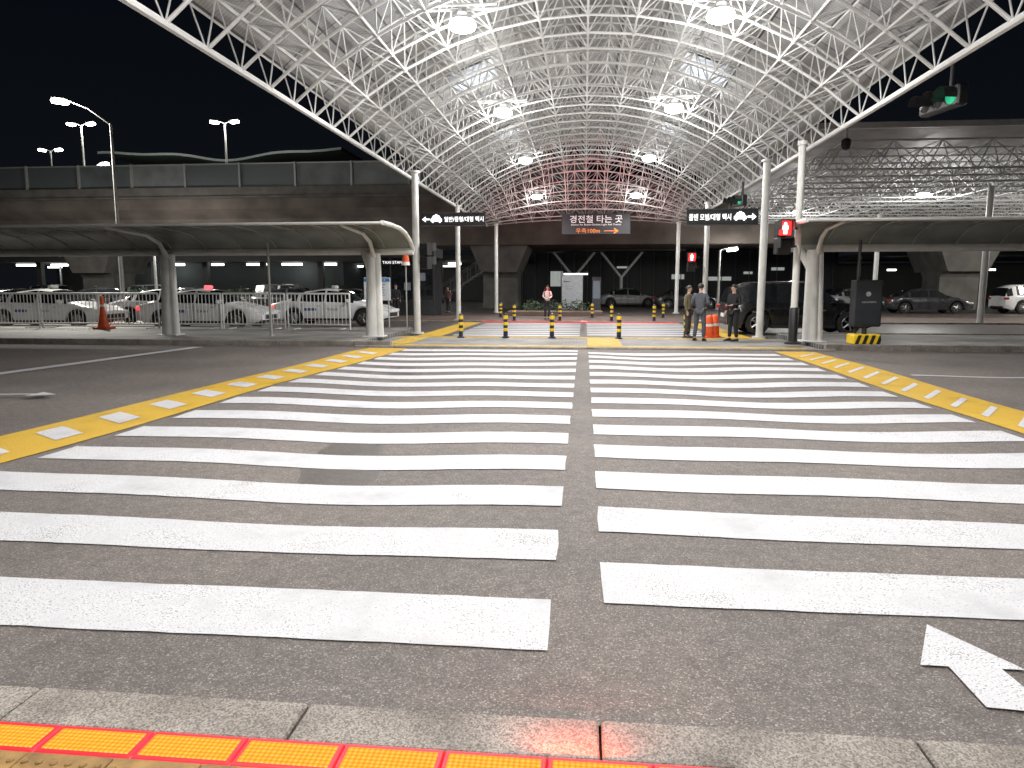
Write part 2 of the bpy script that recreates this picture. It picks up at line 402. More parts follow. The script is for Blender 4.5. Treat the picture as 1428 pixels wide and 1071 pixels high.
# ------------------------------------------------------------------ main canopy
Rl=8.72; ZC=7.5-Rl; AMAX=math.asin(5.9/Rl); ZE=5.2
def fy_(y):
    t=max(0,min(1,(y-35.5)/8.5)); return 1-.86*t*t*(3-2*t)
def arc(a,r,y):
    f=fy_(y); z0=ZC+Rl*math.cos(a); off=(r-Rl)
    return Vector((r*math.sin(a),y,ZE+(z0-ZE)*f+off*math.cos(a)*(.55+.45*f)))
canopy=root('canopy','long arched white space frame canopy over the crossing','canopy')
NS=12; PY=1.125; Y0=-3.4; NB=42
def ang(j): return -AMAX+2*AMAX*j/NS
ch=MB(); dg=MB(); eb={0:MB(),NS:MB()}
up=.80
for i in range(NB+1):
    y=Y0+i*PY
    for j in range(NS+1):
        p=arc(ang(j),Rl,y)
        if j<NS: ch.tube(p,arc(ang(j+1),Rl,y),.031,6,cap=False)
        if i<NB and 0<j<NS: ch.tube(p,arc(ang(j),Rl,y+PY),.026,6,cap=False)
        if i<NB and j in(0,NS): eb[j].tube(p,arc(ang(j),Rl,y+PY),.06,8)
        ch.lathe([(.02,-.055),(.055,-.024),(.055,.024),(.02,.055)],p,6)
for i in range(NB):
    y=Y0+(i+.5)*PY
    for j in range(NS):
        p=arc(ang(j+.5),Rl+up,y)
        if j<NS-1: ch.tube(p,arc(ang(j+1.5),Rl+up,y),.025,6,cap=False)
        if i<NB-1: ch.tube(p,arc(ang(j+.5),Rl+up,y+PY),.04 if j in(0,NS-1) else .022,6,cap=False)
        for di in(0,1):
            for dj in(0,1):
                dg.tube(p,arc(ang(j+dj),Rl,Y0+(i+di)*PY),.0155,5,cap=False)
ch.obj('frame_chord',framew,canopy,True); dg.obj('frame_web',framew,canopy,True)
for q in eb.values(): q.obj('eave_beam',framew,canopy,True)
m,nt,bs=_base('roof_deck'); N=nt.nodes;L=nt.links
tcn=N.new('ShaderNodeTexCoord').outputs['UV']
br=N.new('ShaderNodeTexBrick'); br.offset=0; br.inputs['Scale'].default_value=1; br.inputs['Brick Width'].default_value=2.25; br.inputs['Row Height'].default_value=1.1; br.inputs['Mortar Size'].default_value=.025
br.inputs['Color1'].default_value=(.45,.45,.445,1); br.inputs['Color2'].default_value=(.30,.305,.31,1); br.inputs['Mortar'].default_value=(.10,.10,.10,1)
L.new(tcn,br.inputs['Vector'])
wv=N.new('ShaderNodeTexWave'); wv.wave_type='BANDS'; wv.bands_direction='X'; wv.inputs['Scale'].default_value=3.2; wv.inputs['Distortion'].default_value=0; L.new(tcn,wv.inputs['Vector'])
r=ramp(N,[(0,(.78,.78,.78)),(.5,(1.05,1.05,1.05))]); L.new(wv.outputs['Fac'],r.inputs['Fac'])
no=N.new('ShaderNodeTexNoise'); no.inputs['Scale'].default_value=.7; no.inputs['Detail'].default_value=7; L.new(tcn,no.inputs['Vector'])
r2=ramp(N,[(.3,(.7,.7,.72)),(.7,(1.12,1.12,1.12))]); L.new(no.outputs['Fac'],r2.inputs['Fac'])
c=mixc(nt,1.0,br.outputs['Color'],r.outputs['Color'],'MULTIPLY'); c=mixc(nt,1.0,c,r2.outputs['Color'],'MULTIPLY')
L.new(c,bs.inputs['Base Color']); bs.inputs['Roughness'].default_value=.5
deckm=m
NA=36; b=MB(); AD=AMAX*.965; ny=NB-7
for i in range(ny+1):
    for k in range(NA+1): b.v.append(tuple(arc(-AD+2*AD*k/NA,Rl+up+.18,Y0+i*PY)))
for i in range(ny):
    for k in range(NA): b.f.append((i*(NA+1)+k,i*(NA+1)+k+1,(i+1)*(NA+1)+k+1,(i+1)*(NA+1)+k)); b.mi.append(0)
deck=b.obj('roof_deck',deckm,canopy,True)
uv=deck.data.uv_layers.new(name='UVMap')
for lp in deck.data.loops:
    co_=deck.data.vertices[lp.vertex_index].co; a=math.asin(max(-1,min(1,co_.x/(Rl+up+.18)))); uv.data[lp.index].uv=(co_.y+50,a*(Rl+up)+20)
sky=M('skylight_sheet',(.62,.70,.80),.3,0,.2,5)
for (yy,aa) in((13.5,-.36),(13.5,.36),(21.5,-.36),(21.5,.36),(29.6,-.36),(29.6,.36)):
    q=[arc(aa-.07,Rl+up+.16,yy),arc(aa+.07,Rl+up+.16,yy),arc(aa+.07,Rl+up+.16,yy+1.8),arc(aa-.07,Rl+up+.16,yy+1.8)]
    MB().add(q,[(0,1,2,3)]).obj('skylight',sky,canopy)
for k in range(0,15):
    a=-AD+2*AD*k/14; b=MB()
    ysq=[Y0,35.5,36,37.2,38.5,39.6,40.8,42,43,43.85]
    for ya,yb in zip(ysq,ysq[1:]): b.tube(arc(a,Rl+up+.09,ya),arc(a,Rl+up+.09,yb),.026,4,cap=False)
    b.obj('purlin',framew,canopy)
def col_canopy(x,y,h,r):
    b=MB(); b.tube((x,y,0),(x,y,h),r,14); b.tube((x,y,0.02),(x,y,.07),r*2,10); b.tube((x,y,h-.06),(x,y,h),r*1.5,12)
    b.obj('column',steelw,canopy,True)
for x,y in((-5.45,23.2),(5.25,22.2),(-5.8,33),(5.35,33),(-5.2,42.6),(5.3,42.5)): col_canopy(x,y,5.22,.108)
lamp=root('high_bay_lamp','round white high bay lamp hanging under the canopy','lamp',(-2.6,15.6,6.95),group='lamps hanging under the canopy')
MB().lathe([(.09,.36),(.10,.24),(.15,.20),(.24,.10),(.245,.07)],n=24).obj('lamp_shade',alum,lamp,True)
MB().lathe([(.25,.068),(.285,-.02),(.26,-.08),(.18,-.12),(.001,-.13)],n=24).obj('lamp_lens',lampglow,lamp,True)
MB().tube((0,0,.4),(0,0,1.0),.02,8).obj('stem',framew,lamp)
MB().tube((-.75,0,.30),(.75,0,.30),.03,6).tube((-.75,-.25,.30),(.75,-.25,.30),.03,6).obj('service_rail',framew,lamp)
def lamp_lights(p,far):
    light('SPOT','lamp_beam',(0,0,-.17),1150,(1,.98,.95),p,.2,spot_size=math.radians(160),spot_blend=.5)
    light('POINT','lamp_glow',(0,0,.6),8 if far else 15,(1,.98,.95),p,.3)
    light('POINT','lamp_spill',(0,0,-.6),110 if far else 230,(1,.98,.95),p,.3)
LP=[(-2.6,15.6),(2.65,15.6)]
for y in(-.4,7.6,23.2,31.8,39.4):
    LP+=[(-2.6,y),(2.65,y)]
for k,(x,y) in enumerate(LP):
    if k: clone(lamp,(x,y,6.95 if y<39 else 6.35))
for o in [o for o in COL.objects if o.name.startswith('high_bay_lamp')]: lamp_lights(o,o.location.y>30)

# second canopy
c2=root('canopy','flat open white space frame canopy over neighbouring lanes','canopy')
b=MB(); P=1.7; nx,ny2=17,17; X2,Y2=8.6,27.5
def zv(x): return 5.7
for i in range(ny2+1):
    for j in range(nx+1):
        x,y=X2+j*P,Y2+i*P
        if j<nx: b.tube((x,y,zv(x)),(x+P,y,zv(x+P)),.038,5,cap=False)
        if i<ny2: b.tube((x,y,zv(x)),(x,y+P,zv(x)),.030,5,cap=False)
        if i<ny2 and j<nx:
            u=(x+P/2,y+P/2,zv(x)+1.15)
            if j<nx-1: b.tube(u,(u[0]+P,u[1],u[2]),.033,5,cap=False)
            if i<ny2-1: b.tube(u,(u[0],u[1]+P,u[2]),.026,5,cap=False)
            for dx in(0,1):
                for dy in(0,1): b.tube(u,(x+dx*P,y+dy*P,zv(x)),.021,5,cap=False)
b.obj('space_frame',framew,c2,True)
MB().box((X2+14.4,Y2+14.4,7.12),(30,30,.08)).obj('roof_deck',M('deck_grey',(.34,.34,.35),.6,0,.25,1.2),c2,True)
MB().box((X2+14.4,Y2-.75,7.05),(30,.14,.2)).obj('eave_beam',framew,c2)
for x,y in((16.8,32.5),(9.0,38),(25,32.5),(16.8,44),(27,44)):
    MB().tube((x,y,0),(x,y,zv(x)),.13,12).obj('column',steelw,c2,True)
for x,y in((15.5,35.5),(23,34.5),(12,43)):  # added lamps, only here to brighten the flat frame and deck
    p=clone(lamp,(x,y,5.75),label='added round lamp brightening the flat canopy')
    p['group']='lamps added to brighten the second canopy'
    for c in list(p.children):
        if c.type=='LIGHT': bpy.data.objects.remove(c)
    light('SPOT','lamp_beam',(0,0,-.17),300,(1,.98,.94),p,.2,spot_size=math.radians(160),spot_blend=.5)
    light('POINT','lamp_glow',(0,0,-.9),420,(1,.98,.94),p,.3)

# ------------------------------------------------------------------ shelters
m,nt,bs=_base('polycarbonate_roof'); N=nt.nodes;L=nt.links
tcn=N.new('ShaderNodeTexCoord').outputs['Object']
no=N.new('ShaderNodeTexNoise'); no.inputs['Scale'].default_value=1.2; no.inputs['Detail'].default_value=6; L.new(tcn,no.inputs['Vector'])
r=ramp(N,[(.3,(.13,.14,.125)),(.7,(.24,.25,.23))]); L.new(no.outputs['Fac'],r.inputs['Fac']); L.new(r.outputs['Color'],bs.inputs['Base Color']); bs.inputs['Roughness'].default_value=.25
polyc=m
def shelter(x_in,x_out,cy,oh,label,cols):
    s=root('waiting_shelter',label,'shelter',(0,cy,0))
    k=oh/2.8
    prof=[(.35,2.62),(.05*k,2.84),(-.5*k,3.01),(-1.1*k,3.09),(-1.9*k,3.11),(-2.8*k,3.10)]
    x0,x1=sorted((x_in,x_out))
    b=MB()
    b.prism_x([(y,z) for y,z in prof]+[(y,z+.02) for y,z in reversed(prof)],x0,x1)
    b.obj('roof',polyc,s,True)
    x=x0; rg=M('rib_grey',(.30,.31,.29),.45)
    while x<=x1+.01:
        b=MB()
        for (a,c),(d,e) in zip(prof,prof[1:]): b.tube((x,a,c-.02),(x,d,e-.02),.014,6,cap=False)
        b.obj('roof_rib',rg,s); x+=1.08
    MB().tube((x0,.40,2.58),(x1,.40,2.58),.12,10).obj('gutter',steelw,s,True)
    MB().tube((x0,prof[-1][0]-.02,3.10),(x1,prof[-1][0]-.02,3.10),.035,8).obj('eave_trim',steelw,s,True)
    for cx in cols:
        b=MB()
        b.tube((cx,.05,.1),(cx,.15,2.5),.20,14,.16); b.tube((cx+.2,.05,.1),(cx+.14,.15,2.5),.13,12,.11)
        b.tube((cx-.02,.12,2.0),(cx-.28,.35,2.52),.13,10,.10)
        pts=[(cx+.08,.1,2.35),(cx+.08,-.3*k,2.80),(cx+.08,-.9*k,2.98),(cx+.08,-2.7*k,3.06)]
        for i in range(3): b.tube(pts[i],pts[i+1],.07-.012*i,8,.07-.012*(i+1))
        b.box((cx+.05,.05,.13),(.62,.5,.04),ch=.008)
        b.obj('column',steelw,s,True)
    b=MB(); e=x_in
    pts=[(e,.4,2.6)]+[(e,y,z+.01) for y,z in prof[1:]]
    for p,q in zip(pts,pts[1:]): b.tube(p,q,.06,8)
    b.obj('end_arm',steelw,s,True)
    return s
shelter(-4.95,-36,20.3,2.8,'long curved translucent roof shelter on white columns beside taxis',[-6.1,-12.35,-18.7,-25.1])
shelter(5.2,36,19.6,1.8,'long curved translucent roof shelter on white columns beside road',[5.95,])
# ------------------------------------------------------------------ bollards
bo=root('bollard','navy bollard with yellow reflective bands on the refuge','bollard',(-3.71,21.5,.02),group='bollards across the crossing')
MB().lathe([(.11,0),(.11,.03),(.066,.04),(.066,.12),(.066,.66),(.055,.71),(.02,.74),(.001,.745)],n=16).obj('post',navy,bo,True)
for z0,z1 in((.20,.29),(.38,.47),(.56,.67)): MB().lathe([(.070,z0),(.073,z0+.01),(.073,z1-.01),(.070,z1)],n=16).obj('reflective_band',yellowp,bo,True)
for x,y in((-2.35,21.5),(-.95,21.45),(1.03,21.4),(3.05,22.0)): clone(bo,(x,y,.03))
for x in(-3.1,-1.07,1.2,3.05): clone(bo,(x,31.95,.05),0,'navy bollard with yellow bands on the far footway')
for x in(-4.2,.4,3.9): clone(bo,(x,36.2,.03),0,'navy bollard with yellow bands on the far footway')

# ------------------------------------------------------------------ signals and signs
def ped_signal(loc,rz,lit,label):
    s=root('pedestrian_signal',label,'traffic signal',loc,rz,'pedestrian signals at the crossing')
    MB().box((0,.12,0),(.36,.24,.40),ch=.02).box((0,.12,-.43),(.36,.24,.40),ch=.02).tube((0,.12,-.2),(0,.12,-.25),.05,8).obj('housing',black,s)
    for z in(.19,-.24):
        b=MB(); b.box((0,-.09,z),(.36,.20,.02)); b.box((-.17,-.09,z-.12),(.02,.2,.24)); b.box((.17,-.09,z-.12),(.02,.2,.24)); b.obj('visor',black,s)
    MB().box((0,-.006,0),(.30,.01,.34)).obj('lens',redglow if lit else offlens,s)
    MB().box((0,-.006,-.43),(.29,.01,.31)).obj('lens',offlens,s)
    if lit:
        b=MB(); b.lathe([(.001,-.004),(.035,-.004),(.035,.004),(.001,.004)],(0,-.018,.105),12,axis='Y')
        b.poly_xz([(-.06,.07),(.06,.07),(.07,-.03),(.04,-.03),(.045,-.14),(.005,-.14),(0,-.04),(-.005,-.14),(-.045,-.14),(-.04,-.03),(-.07,-.03)],-.022,.008)
        b.obj('standing_figure',redfig,s)
    MB().box((.26,.12,0),(.2,.05,.05)).box((.26,.12,-.43),(.2,.05,.05)).obj('bracket',dark,s)
    return s
pole=root('signal_pole','tall white steel signal pole with black lower sleeve','pole',(5.3,18.9,.1))
MB().tube((0,0,.6),(0,0,5.0),.085,14).tube((0,0,4.9),(0,0,5.0),.12,12).obj('mast',steelw,pole,True)
MB().lathe([(.2,0),(.2,.05),(.115,.08),(.115,.9),(.10,.93)],n=14).obj('sleeve',black,pole,True)
ps=ped_signal((4.90,18.6,2.98),math.radians(8),True,'black pedestrian signal with glowing red standing figure')
ped_signal((4.72,32.9,2.85),0,True,'distant pedestrian signal glowing red on canopy column')
ped_signal((-5.05,23.2,2.75),math.radians(150),False,'unlit back of pedestrian signal on canopy column')
light('POINT','signal_glow',(0,-.35,0),3,(1,.05,.05),ps,.1)

def veh_signal(loc,rz,label,n=4):
    s=root('vehicle_signal',label,'traffic signal',loc,rz,'vehicle signals under the canopy')
    L_=n*.34
    MB().box((0,.1,0),(L_,.2,.36),ch=.03).box((0,.22,.0),(.1,.1,.1)).tube((0,.25,0),(0,.25,.65),.04,8).obj('housing',black,s)
    for i in range(n):
        x=-L_/2+.17+i*.34
        b=MB()
        for k in range(8):
            a=math.radians(-20+k*25); a2=math.radians(-20+(k+1)*25)
            p=[(x+.155*math.cos(a),0,.155*math.sin(a)),(x+.155*math.cos(a2),0,.155*math.sin(a2)),(x+.155*math.cos(a2),-.24,.155*math.sin(a2)),(x+.155*math.cos(a),-.24,.155*math.sin(a))]
            b.add(p,[(0,1,2,3)])
        b.obj('visor',black,s)
        MB().lathe([(.14,0),(.12,-.02),(.001,-.035)],(x,-.005,0),16,axis='Y').obj('lens',greenglow if i==n-1 else offlens,s,True)
    return s
veh_signal((6.25,14.1,4.85),math.radians(-78),'black horizontal vehicle signal showing green under canopy edge',3)
veh_signal((5.1,25.8,4.45),math.radians(-76),'black vehicle signal with green lamp beside column',3)

carm=[(-.5,0),(-.5,.22),(-.4,.28),(-.27,.5),(.27,.5),(.4,.28),(.5,.22),(.5,0),(.38,0),(.38,-.1),(.24,-.1),(.24,0),(-.24,0),(-.24,-.1),(-.38,-.1),(-.38,0)]
def hang_sign(loc,w,h,body,flip,label):
    s=root('taxi_direction_sign',label,'sign',loc,0,'taxi direction signs')
    MB().box((0,.06,0),(w,.12,h),ch=.012).obj('panel',signpanel,s)
    b=MB(); b.box((0,.06,h/2+.015),(w+.04,.15,.03)); b.box((0,.06,-h/2-.015),(w+.04,.15,.03)); b.obj('frame',dark,s)
    d=-1 if flip else 1
    ax=d*(w/2-.18)
    pts=[(0,.09),(0,.025),(-.13,.025),(-.13,-.025),(0,-.025),(0,-.09),(.12,0)]
    b=MB(); b.poly_xz([(ax+d*x,z*h/.36) for x,z in (pts if d>0 else reversed(pts))],-.008,.006); b.obj('arrow',signglow,s)
    cx=d*(w/2-.52); b=MB(); b.poly_xz([(cx+x*.36,z*.38-.07) for x,z in carm],-.008,.006); b.box((cx,-.006,.14),(.08,.006,.03)); b.obj('taxi_symbol',signglow,s)
    text(body,w-.84,h*.46,signglow,s,(-d*.36,-.006,0),bold=.012)
    return s
hang_sign((-4.2,23.0,3.68),2.1,.36,'일반/중형/대형 택시',True,'black hanging sign with white taxi symbol, lettering and arrow')
hang_sign((4.0,22.0,3.58),2.05,.42,'콜밴 모범/대형 택시',False,'black hanging sign with taxi symbol and arrow pointing away')

bs_=root('station_direction_sign','large dark sign with white Korean lettering and orange arrow','sign',(.60,41.6,5.06))
MB().box((0,.1,0),(3.86,.2,1.16),ch=.02).obj('panel',signpanel,bs_)
text('경전철 타는 곳',2.95,.42,signdim,bs_,(0,-.01,.28),bold=.006)
text('Station for Busan-Gimhae Light Rail Transit',2.8,.12,signdim,bs_,(0,-.01,-.04))
text('우측100m',1.35,.28,orangeglow,bs_,(-.45,-.01,-.36),bold=.006)
b=MB(); b.poly_xz([(.45,-.36),(1.12,-.36),(.98,-.25),(1.03,-.22),(1.28,-.38),(1.03,-.54),(.98,-.51),(1.12,-.40),(.45,-.40)],-.012,.006); b.obj('arrow',orangeglow,bs_)
for x in(-1.6,1.6): MB().tube((x,.1,.57),(x,.1,1.1),.04,6).obj('hanger',dark,bs_)

# ------------------------------------------------------------------ cars
def lerp(a,b,t): return a+(b-a)*t
def interp(pts,x):
    if x<=pts[0][0]: return pts[0][1]
    for (a,b),(c,d) in zip(pts,pts[1:]):
        if x<=c:
            t=(x-a)/(c-a); t=t*t*(3-2*t)*.5+t*.5; return lerp(b,d,t)
    return pts[-1][1]
def car(name,kind,color,label,loc,rz=0,group=None,lit=False,taxi=False,redroof=False):
    paintm=M('car_paint_'+'_'.join(str(int(c*1000)) for c in color),color,.28,.0,.03,3,coat=.6)
    c=root(name,label,'car',loc,rz,group)
    if kind=='sedan':
        Lh=2.42; W=.92; belt=[(-2.42,.86),(-1.7,.98),(0,.95),(1.0,.92),(1.9,.80),(2.42,.62)]
        roof=[(-2.42,.88),(-1.75,1.02),(-1.05,1.36),(-.2,1.46),(.35,1.42),(1.15,.98),(2.42,.64)]
        cab=(-1.85,1.15); rw=.33; xw=(-1.45,1.45); pill=[(-1.32,-1.12),(-.18,-.08),(.82,.90)]; ws=(.35,1.15); bw=(-1.75,-1.05)
    elif kind=='suv':
        Lh=2.35; W=.95; belt=[(-2.35,1.0),(-1.9,1.08),(0,1.05),(1.1,1.02),(2.0,.95),(2.35,.72)]
        roof=[(-2.35,1.02),(-2.2,1.5),(-1.6,1.68),(0,1.72),(.5,1.66),(1.15,1.08),(2.35,.74)]
        cab=(-2.3,1.15); rw=.37; xw=(-1.4,1.45); pill=[(-1.95,-1.75),(-.95,-.82),(.02,.14)]; ws=(.5,1.15); bw=(-2.35,-2.15)
    n=64; st=[-Lh+2*Lh*i/n for i in range(n+1)]
    ra=rw+.07
    body=MB(); glass=MB()
    def ring(x):
        e=min(1,(Lh-abs(x))/.55); wf=W*(1-.16*(1-e)**2)
        zb=.22+.12*max(0,1-(Lh-abs(x))/.35)
        for q in xw:
            if abs(x-q)<ra: zb=max(zb,rw+math.sqrt(ra*ra-(x-q)**2))
        bz=interp(belt,x); rz_=max(interp(roof,x),bz+.02)
        hgt=rz_-bz; cabf=min(1,hgt/.4)
        wt=lerp(wf*.90,W*.70,cabf)
        zm=max((zb+bz)/2,zb+.02)
        return [(0,zb),(wf*.93,zb),(wf*.99,min(zb+.06,bz-.08)),(wf*1.0,min(max(zm,zb+.07),bz-.06)),(wf*.985,bz-.05),(wf*.94,bz),(wt,rz_-.05*cabf),(wt*.82,rz_),(0,rz_+.03)]
    rings=[ring(x) for x in st]
    def idx(mb,vid,i,k,sg):
        key=(i,k,sg if k not in(0,8) else 0)
        if key not in vid:
            y,z=rings[i][k]; vid[key]=len(mb.v); mb.v.append((st[i],y*sg,z))
        return vid[key]
    vb={};vg={}
    for i in range(n):
        xm=(st[i]+st[i+1])/2
        for k in range(8):
            for sg in(1,-1):
                g=False
                incab=cab[0]<xm<cab[1]; isp=any(a<=xm<=b_ for a,b_ in pill)
                hm=rings[i][8][1]-rings[i][5][1]
                if k==5 and incab and hm>.16 and not isp: g=True
                if k in(6,7) and (ws[0]<xm<ws[1] or bw[0]<xm<bw[1]): g=True
                mb,vid=(glass,vg) if g else (body,vb)
                f=(idx(mb,vid,i,k,sg),idx(mb,vid,i+1,k,sg),idx(mb,vid,i+1,k+1,sg),idx(mb,vid,i,k+1,sg))
                if len(set(f))<4: f=tuple(dict.fromkeys(f))
                mb.f.append(f if sg>0 else f[::-1]); mb.mi.append(1 if (k==0) else 0)
    for i in(0,n):
        f=[idx(body,vb,i,k,1) for k in range(9)]+[idx(body,vb,i,k,-1) for k in range(7,0,-1)]
        body.f.append(tuple(f)); body.mi.append(0)
    body.obj('body',[paintm,black],c,True)
    glass.obj('window',glassd,c,True)
    for sg in(1,-1):
        trim=MB()
        for x in(-.13,.86 if kind=='sedan' else 1.0,-1.05): trim.box((x,sg*(W*.999),.60),(.012,.012,.62))
        trim.box((0,sg*W*.985,.27),(2.0,.05,.08)); trim.obj('trim',black,c)
    MB().box((Lh-.03,0,.45),(.08,1.1,.16)).obj('grille',black,c); MB().box((-Lh+.02,0,.38),(.08,1.2,.12)).obj('bumper',black,c)
    for x in xw:
        for sg in(1,-1):
            wh=bpy.data.objects.new('wheel',None); COL.objects.link(wh); wh.parent=c; wh.location=(x,sg*(W-.13),rw)
            MB().lathe([(rw*.62,-.1),(rw*.93,-.11),(rw,-.07),(rw,.07),(rw*.93,.11),(rw*.62,.1)],(0,0,0),22,axis='Y').obj('tyre',rubber,wh,True)
            rm=MB(); rm.lathe([(rw*.63,-.1),(rw*.60,-.108),(rw*.56,-.09),(rw*.56,.09),(rw*.60,.108),(rw*.63,.1)],(0,0,0),22,axis='Y')
            for q in range(5):
                a=q*2*math.pi/5
                for s2 in(-.1,.1): rm.tube((0,s2,0),(rw*.58*math.cos(a),s2,rw*.58*math.sin(a)),.035,6,.028)
            rm.obj('rim',chrome,wh)
            MB().lathe([(rw*.54,-.03),(rw*.54,.03)],(0,0,0),16,axis='Y').obj('brake_disc',dark,wh)
    hz_=interp(belt,Lh-.15)
    for sg in(1,-1):
        MB().box((Lh-.16,sg*W*.70,hz_-.06),(.34,.34,.12),rz=-sg*.45,ch=.03).obj('headlight',headl,c)
        MB().box((-Lh+.10,sg*W*.72,interp(belt,-Lh)-.10),(.26,.36,.14),rz=sg*.4,ch=.03).obj('tail_light',tail if lit else tailoff,c)
        mx=ws[1]-.28
        MB().box((mx,sg*(W+.08),interp(belt,mx)+.08),(.12,.2,.14),ch=.03).obj('wing_mirror',paintm,c)
        MB().box((-.35,sg*(W*.995),.80),(.16,.03,.03)).obj('door_handle',chrome,c); MB().box((.62,sg*(W*.995),.80),(.16,.03,.03)).obj('door_handle',chrome,c)
    MB().box((-Lh-.01,0,.62),(.02,.5,.12)).obj('licence_plate',whitep,c)
    if taxi:
        MB().box((0,0,1.54),(.16,.42,.13),ch=.03).obj('roof_sign',M('taxi_roof_lamp',(.5,.5,.48),.4) if not redroof else M('taxi_roof_lamp_red',(.8,.2,.2),.4,emit=(1,.12,.14),es=1.4),c)
        text('TAXI',.42,.09,M('door_letter',(.15,.05,.03),.4),c,(.2,-W-.012,.66))
        MB().box((-.7,-W-.004,.66),(.5,.006,.10)).obj('door_decal',M('door_decal_blue',(.05,.10,.30),.4),c)
    return c
whitec=(.80,.80,.81)
car('taxi','sedan',whitec,'white taxi sedan waiting behind metal barriers',(-20.3,25.9,0),math.radians(2),'taxis queuing in the lane',taxi=True)
car('taxi','sedan',whitec,'white taxi with glowing red roof lamp behind barriers',(-14.1,26.0,0),0,'taxis queuing in the lane',taxi=True,lit=True,redroof=True)
car('taxi','sedan',whitec,'white taxi with red tail lamps at head of queue',(-10.1,28.6,0),math.radians(-2),'taxis queuing in the lane',taxi=True,lit=True)
car('taxi','sedan',(.70,.70,.72),'silver taxi at the back of the queue',(-26.2,27.0,0),0,'taxis queuing in the lane',taxi=True,lit=True)
car('taxi','sedan',(.70,.70,.72),'silver taxi in the second queue lane',(-17.6,29.4,0),0,'taxis queuing in the lane',taxi=True)
car('parked_car','suv',(.006,.006,.007),'glossy black sport utility car stopped by the island',(7.0,24.9,0),0)
w_suv=car('parked_car','suv',(.80,.80,.80),'white sport utility car in the car park',(26.9,46.0,-.03),math.radians(4),'cars in the car park')
dk=car('parked_car','sedan',(.03,.03,.035),'dark parked sedan in the car park',(20.5,46,-.03),0,'cars in the car park')
gs=car('parked_car','suv',(.10,.10,.11),'grey parked sport utility car',(13.5,48,-.03),math.radians(5),'cars in the car park')
sl=car('parked_car','sedan',(.22,.22,.23),'silver parked sedan in the car park',(18.0,50,-.03),.05,'cars in the car park')
q=[dk,gs,sl,dk]
kk=0
for row,(y0,xa,xb,st_) in enumerate([(36.5,-34,-13,5.2),(41.5,-41,-12,5.3),(47,-50,-13,5.5),(54,-55,-16,5.6)]):
    x=xa+row*.8
    while x<xb:
        src=dk if row==0 else q[(kk*7+row)%4]
        clone(src,(x+R.uniform(-.4,.4),y0+R.uniform(-.4,.4),-.03 if y0>37.8 else .03),R.choice((0,math.pi))+R.uniform(-.06,.06)); x+=st_*R.choice((1,1,1,1.6)); kk+=1
for k,(x,y,rz_) in enumerate([(34,50,.02),(13,54,0),(38,46,.1),(24,54,0),(19,56,.3),(34,56,0),(3.5,58,0),(7.5,54,0),(40,55,0)]):
    clone(q[k%4],(x,y,-.03),rz_)

# ------------------------------------------------------------------ barriers
barm=M('barrier_bright_steel',(.82,.82,.81),.45,0,.08,10)
bar=root('crowd_barrier','galvanised steel crowd barrier standing on island edge','barrier',(-8.9,23.5,.12),0,'crowd barriers by taxi queue')
fr=MB(); Wd=2.15
for z in(.16,1.2): fr.tube((-Wd/2,0,z),(Wd/2,0,z),.030,8)
for x in(-Wd/2,Wd/2): fr.tube((x,0,.0),(x,0,1.21),.030,8)
fr.obj('frame',barm,bar,True)
b=MB()
for i in range(1,16): b.tube((-Wd/2+i*Wd/16,0,.16),(-Wd/2+i*Wd/16,0,1.2),.014,5)
b.obj('vertical_bars',barm,bar)
for x in(-.8,.8): MB().box((x,0,.02),(.06,.6,.03)).obj('foot',barm,bar)
for x,y,a in((-11.2,23.55,.03),(-13.4,23.5,-.05),(-15.7,23.5,.02),(-17.9,23.6,.06),(-20.1,23.5,-.03),(-22.4,23.4,.0),(-25.7,23.5,.04),(-28,23.5,0)): clone(bar,(x,y,.12),a)

cone=root('traffic_cone','tall orange cone with skirted base among barriers','cone',(-16.3,23.0,.12))
MB().lathe([(.05,1.12),(.055,1.05),(.07,.8),(.10,.5),(.15,.25),(.2,.08)][::-1],n=18).obj('cone_body',orange,cone,True)
MB().lathe([(.093,.55),(.086,.62)],n=18).obj('reflective_band',whitep,cone,True); MB().lathe([(.076,.76),(.071,.84)],n=18).obj('reflective_band',whitep,cone,True)
MB().box((0,0,.04),(.52,.52,.08),ch=.02).obj('base',orange,cone)
dr=root('barrier_drum','orange plastic drum with white band on refuge','drum',(3.78,22.3,.0),0,'orange drums on the refuge')
MB().lathe([(.19,0),(.19,.05),(.155,.06),(.145,.29),(.13,.30),(.13,.49),(.115,.50),(.105,.63),(.08,.68),(.04,.70)],n=18).obj('drum_body',orange,dr,True)
MB().lathe([(.150,.16),(.147,.24)],n=18).obj('reflective_band',whitep,dr,True); MB().lathe([(.133,.36),(.132,.44)],n=18).obj('reflective_band',whitep,dr,True)
clone(dr,(4.02,22.75,.0))

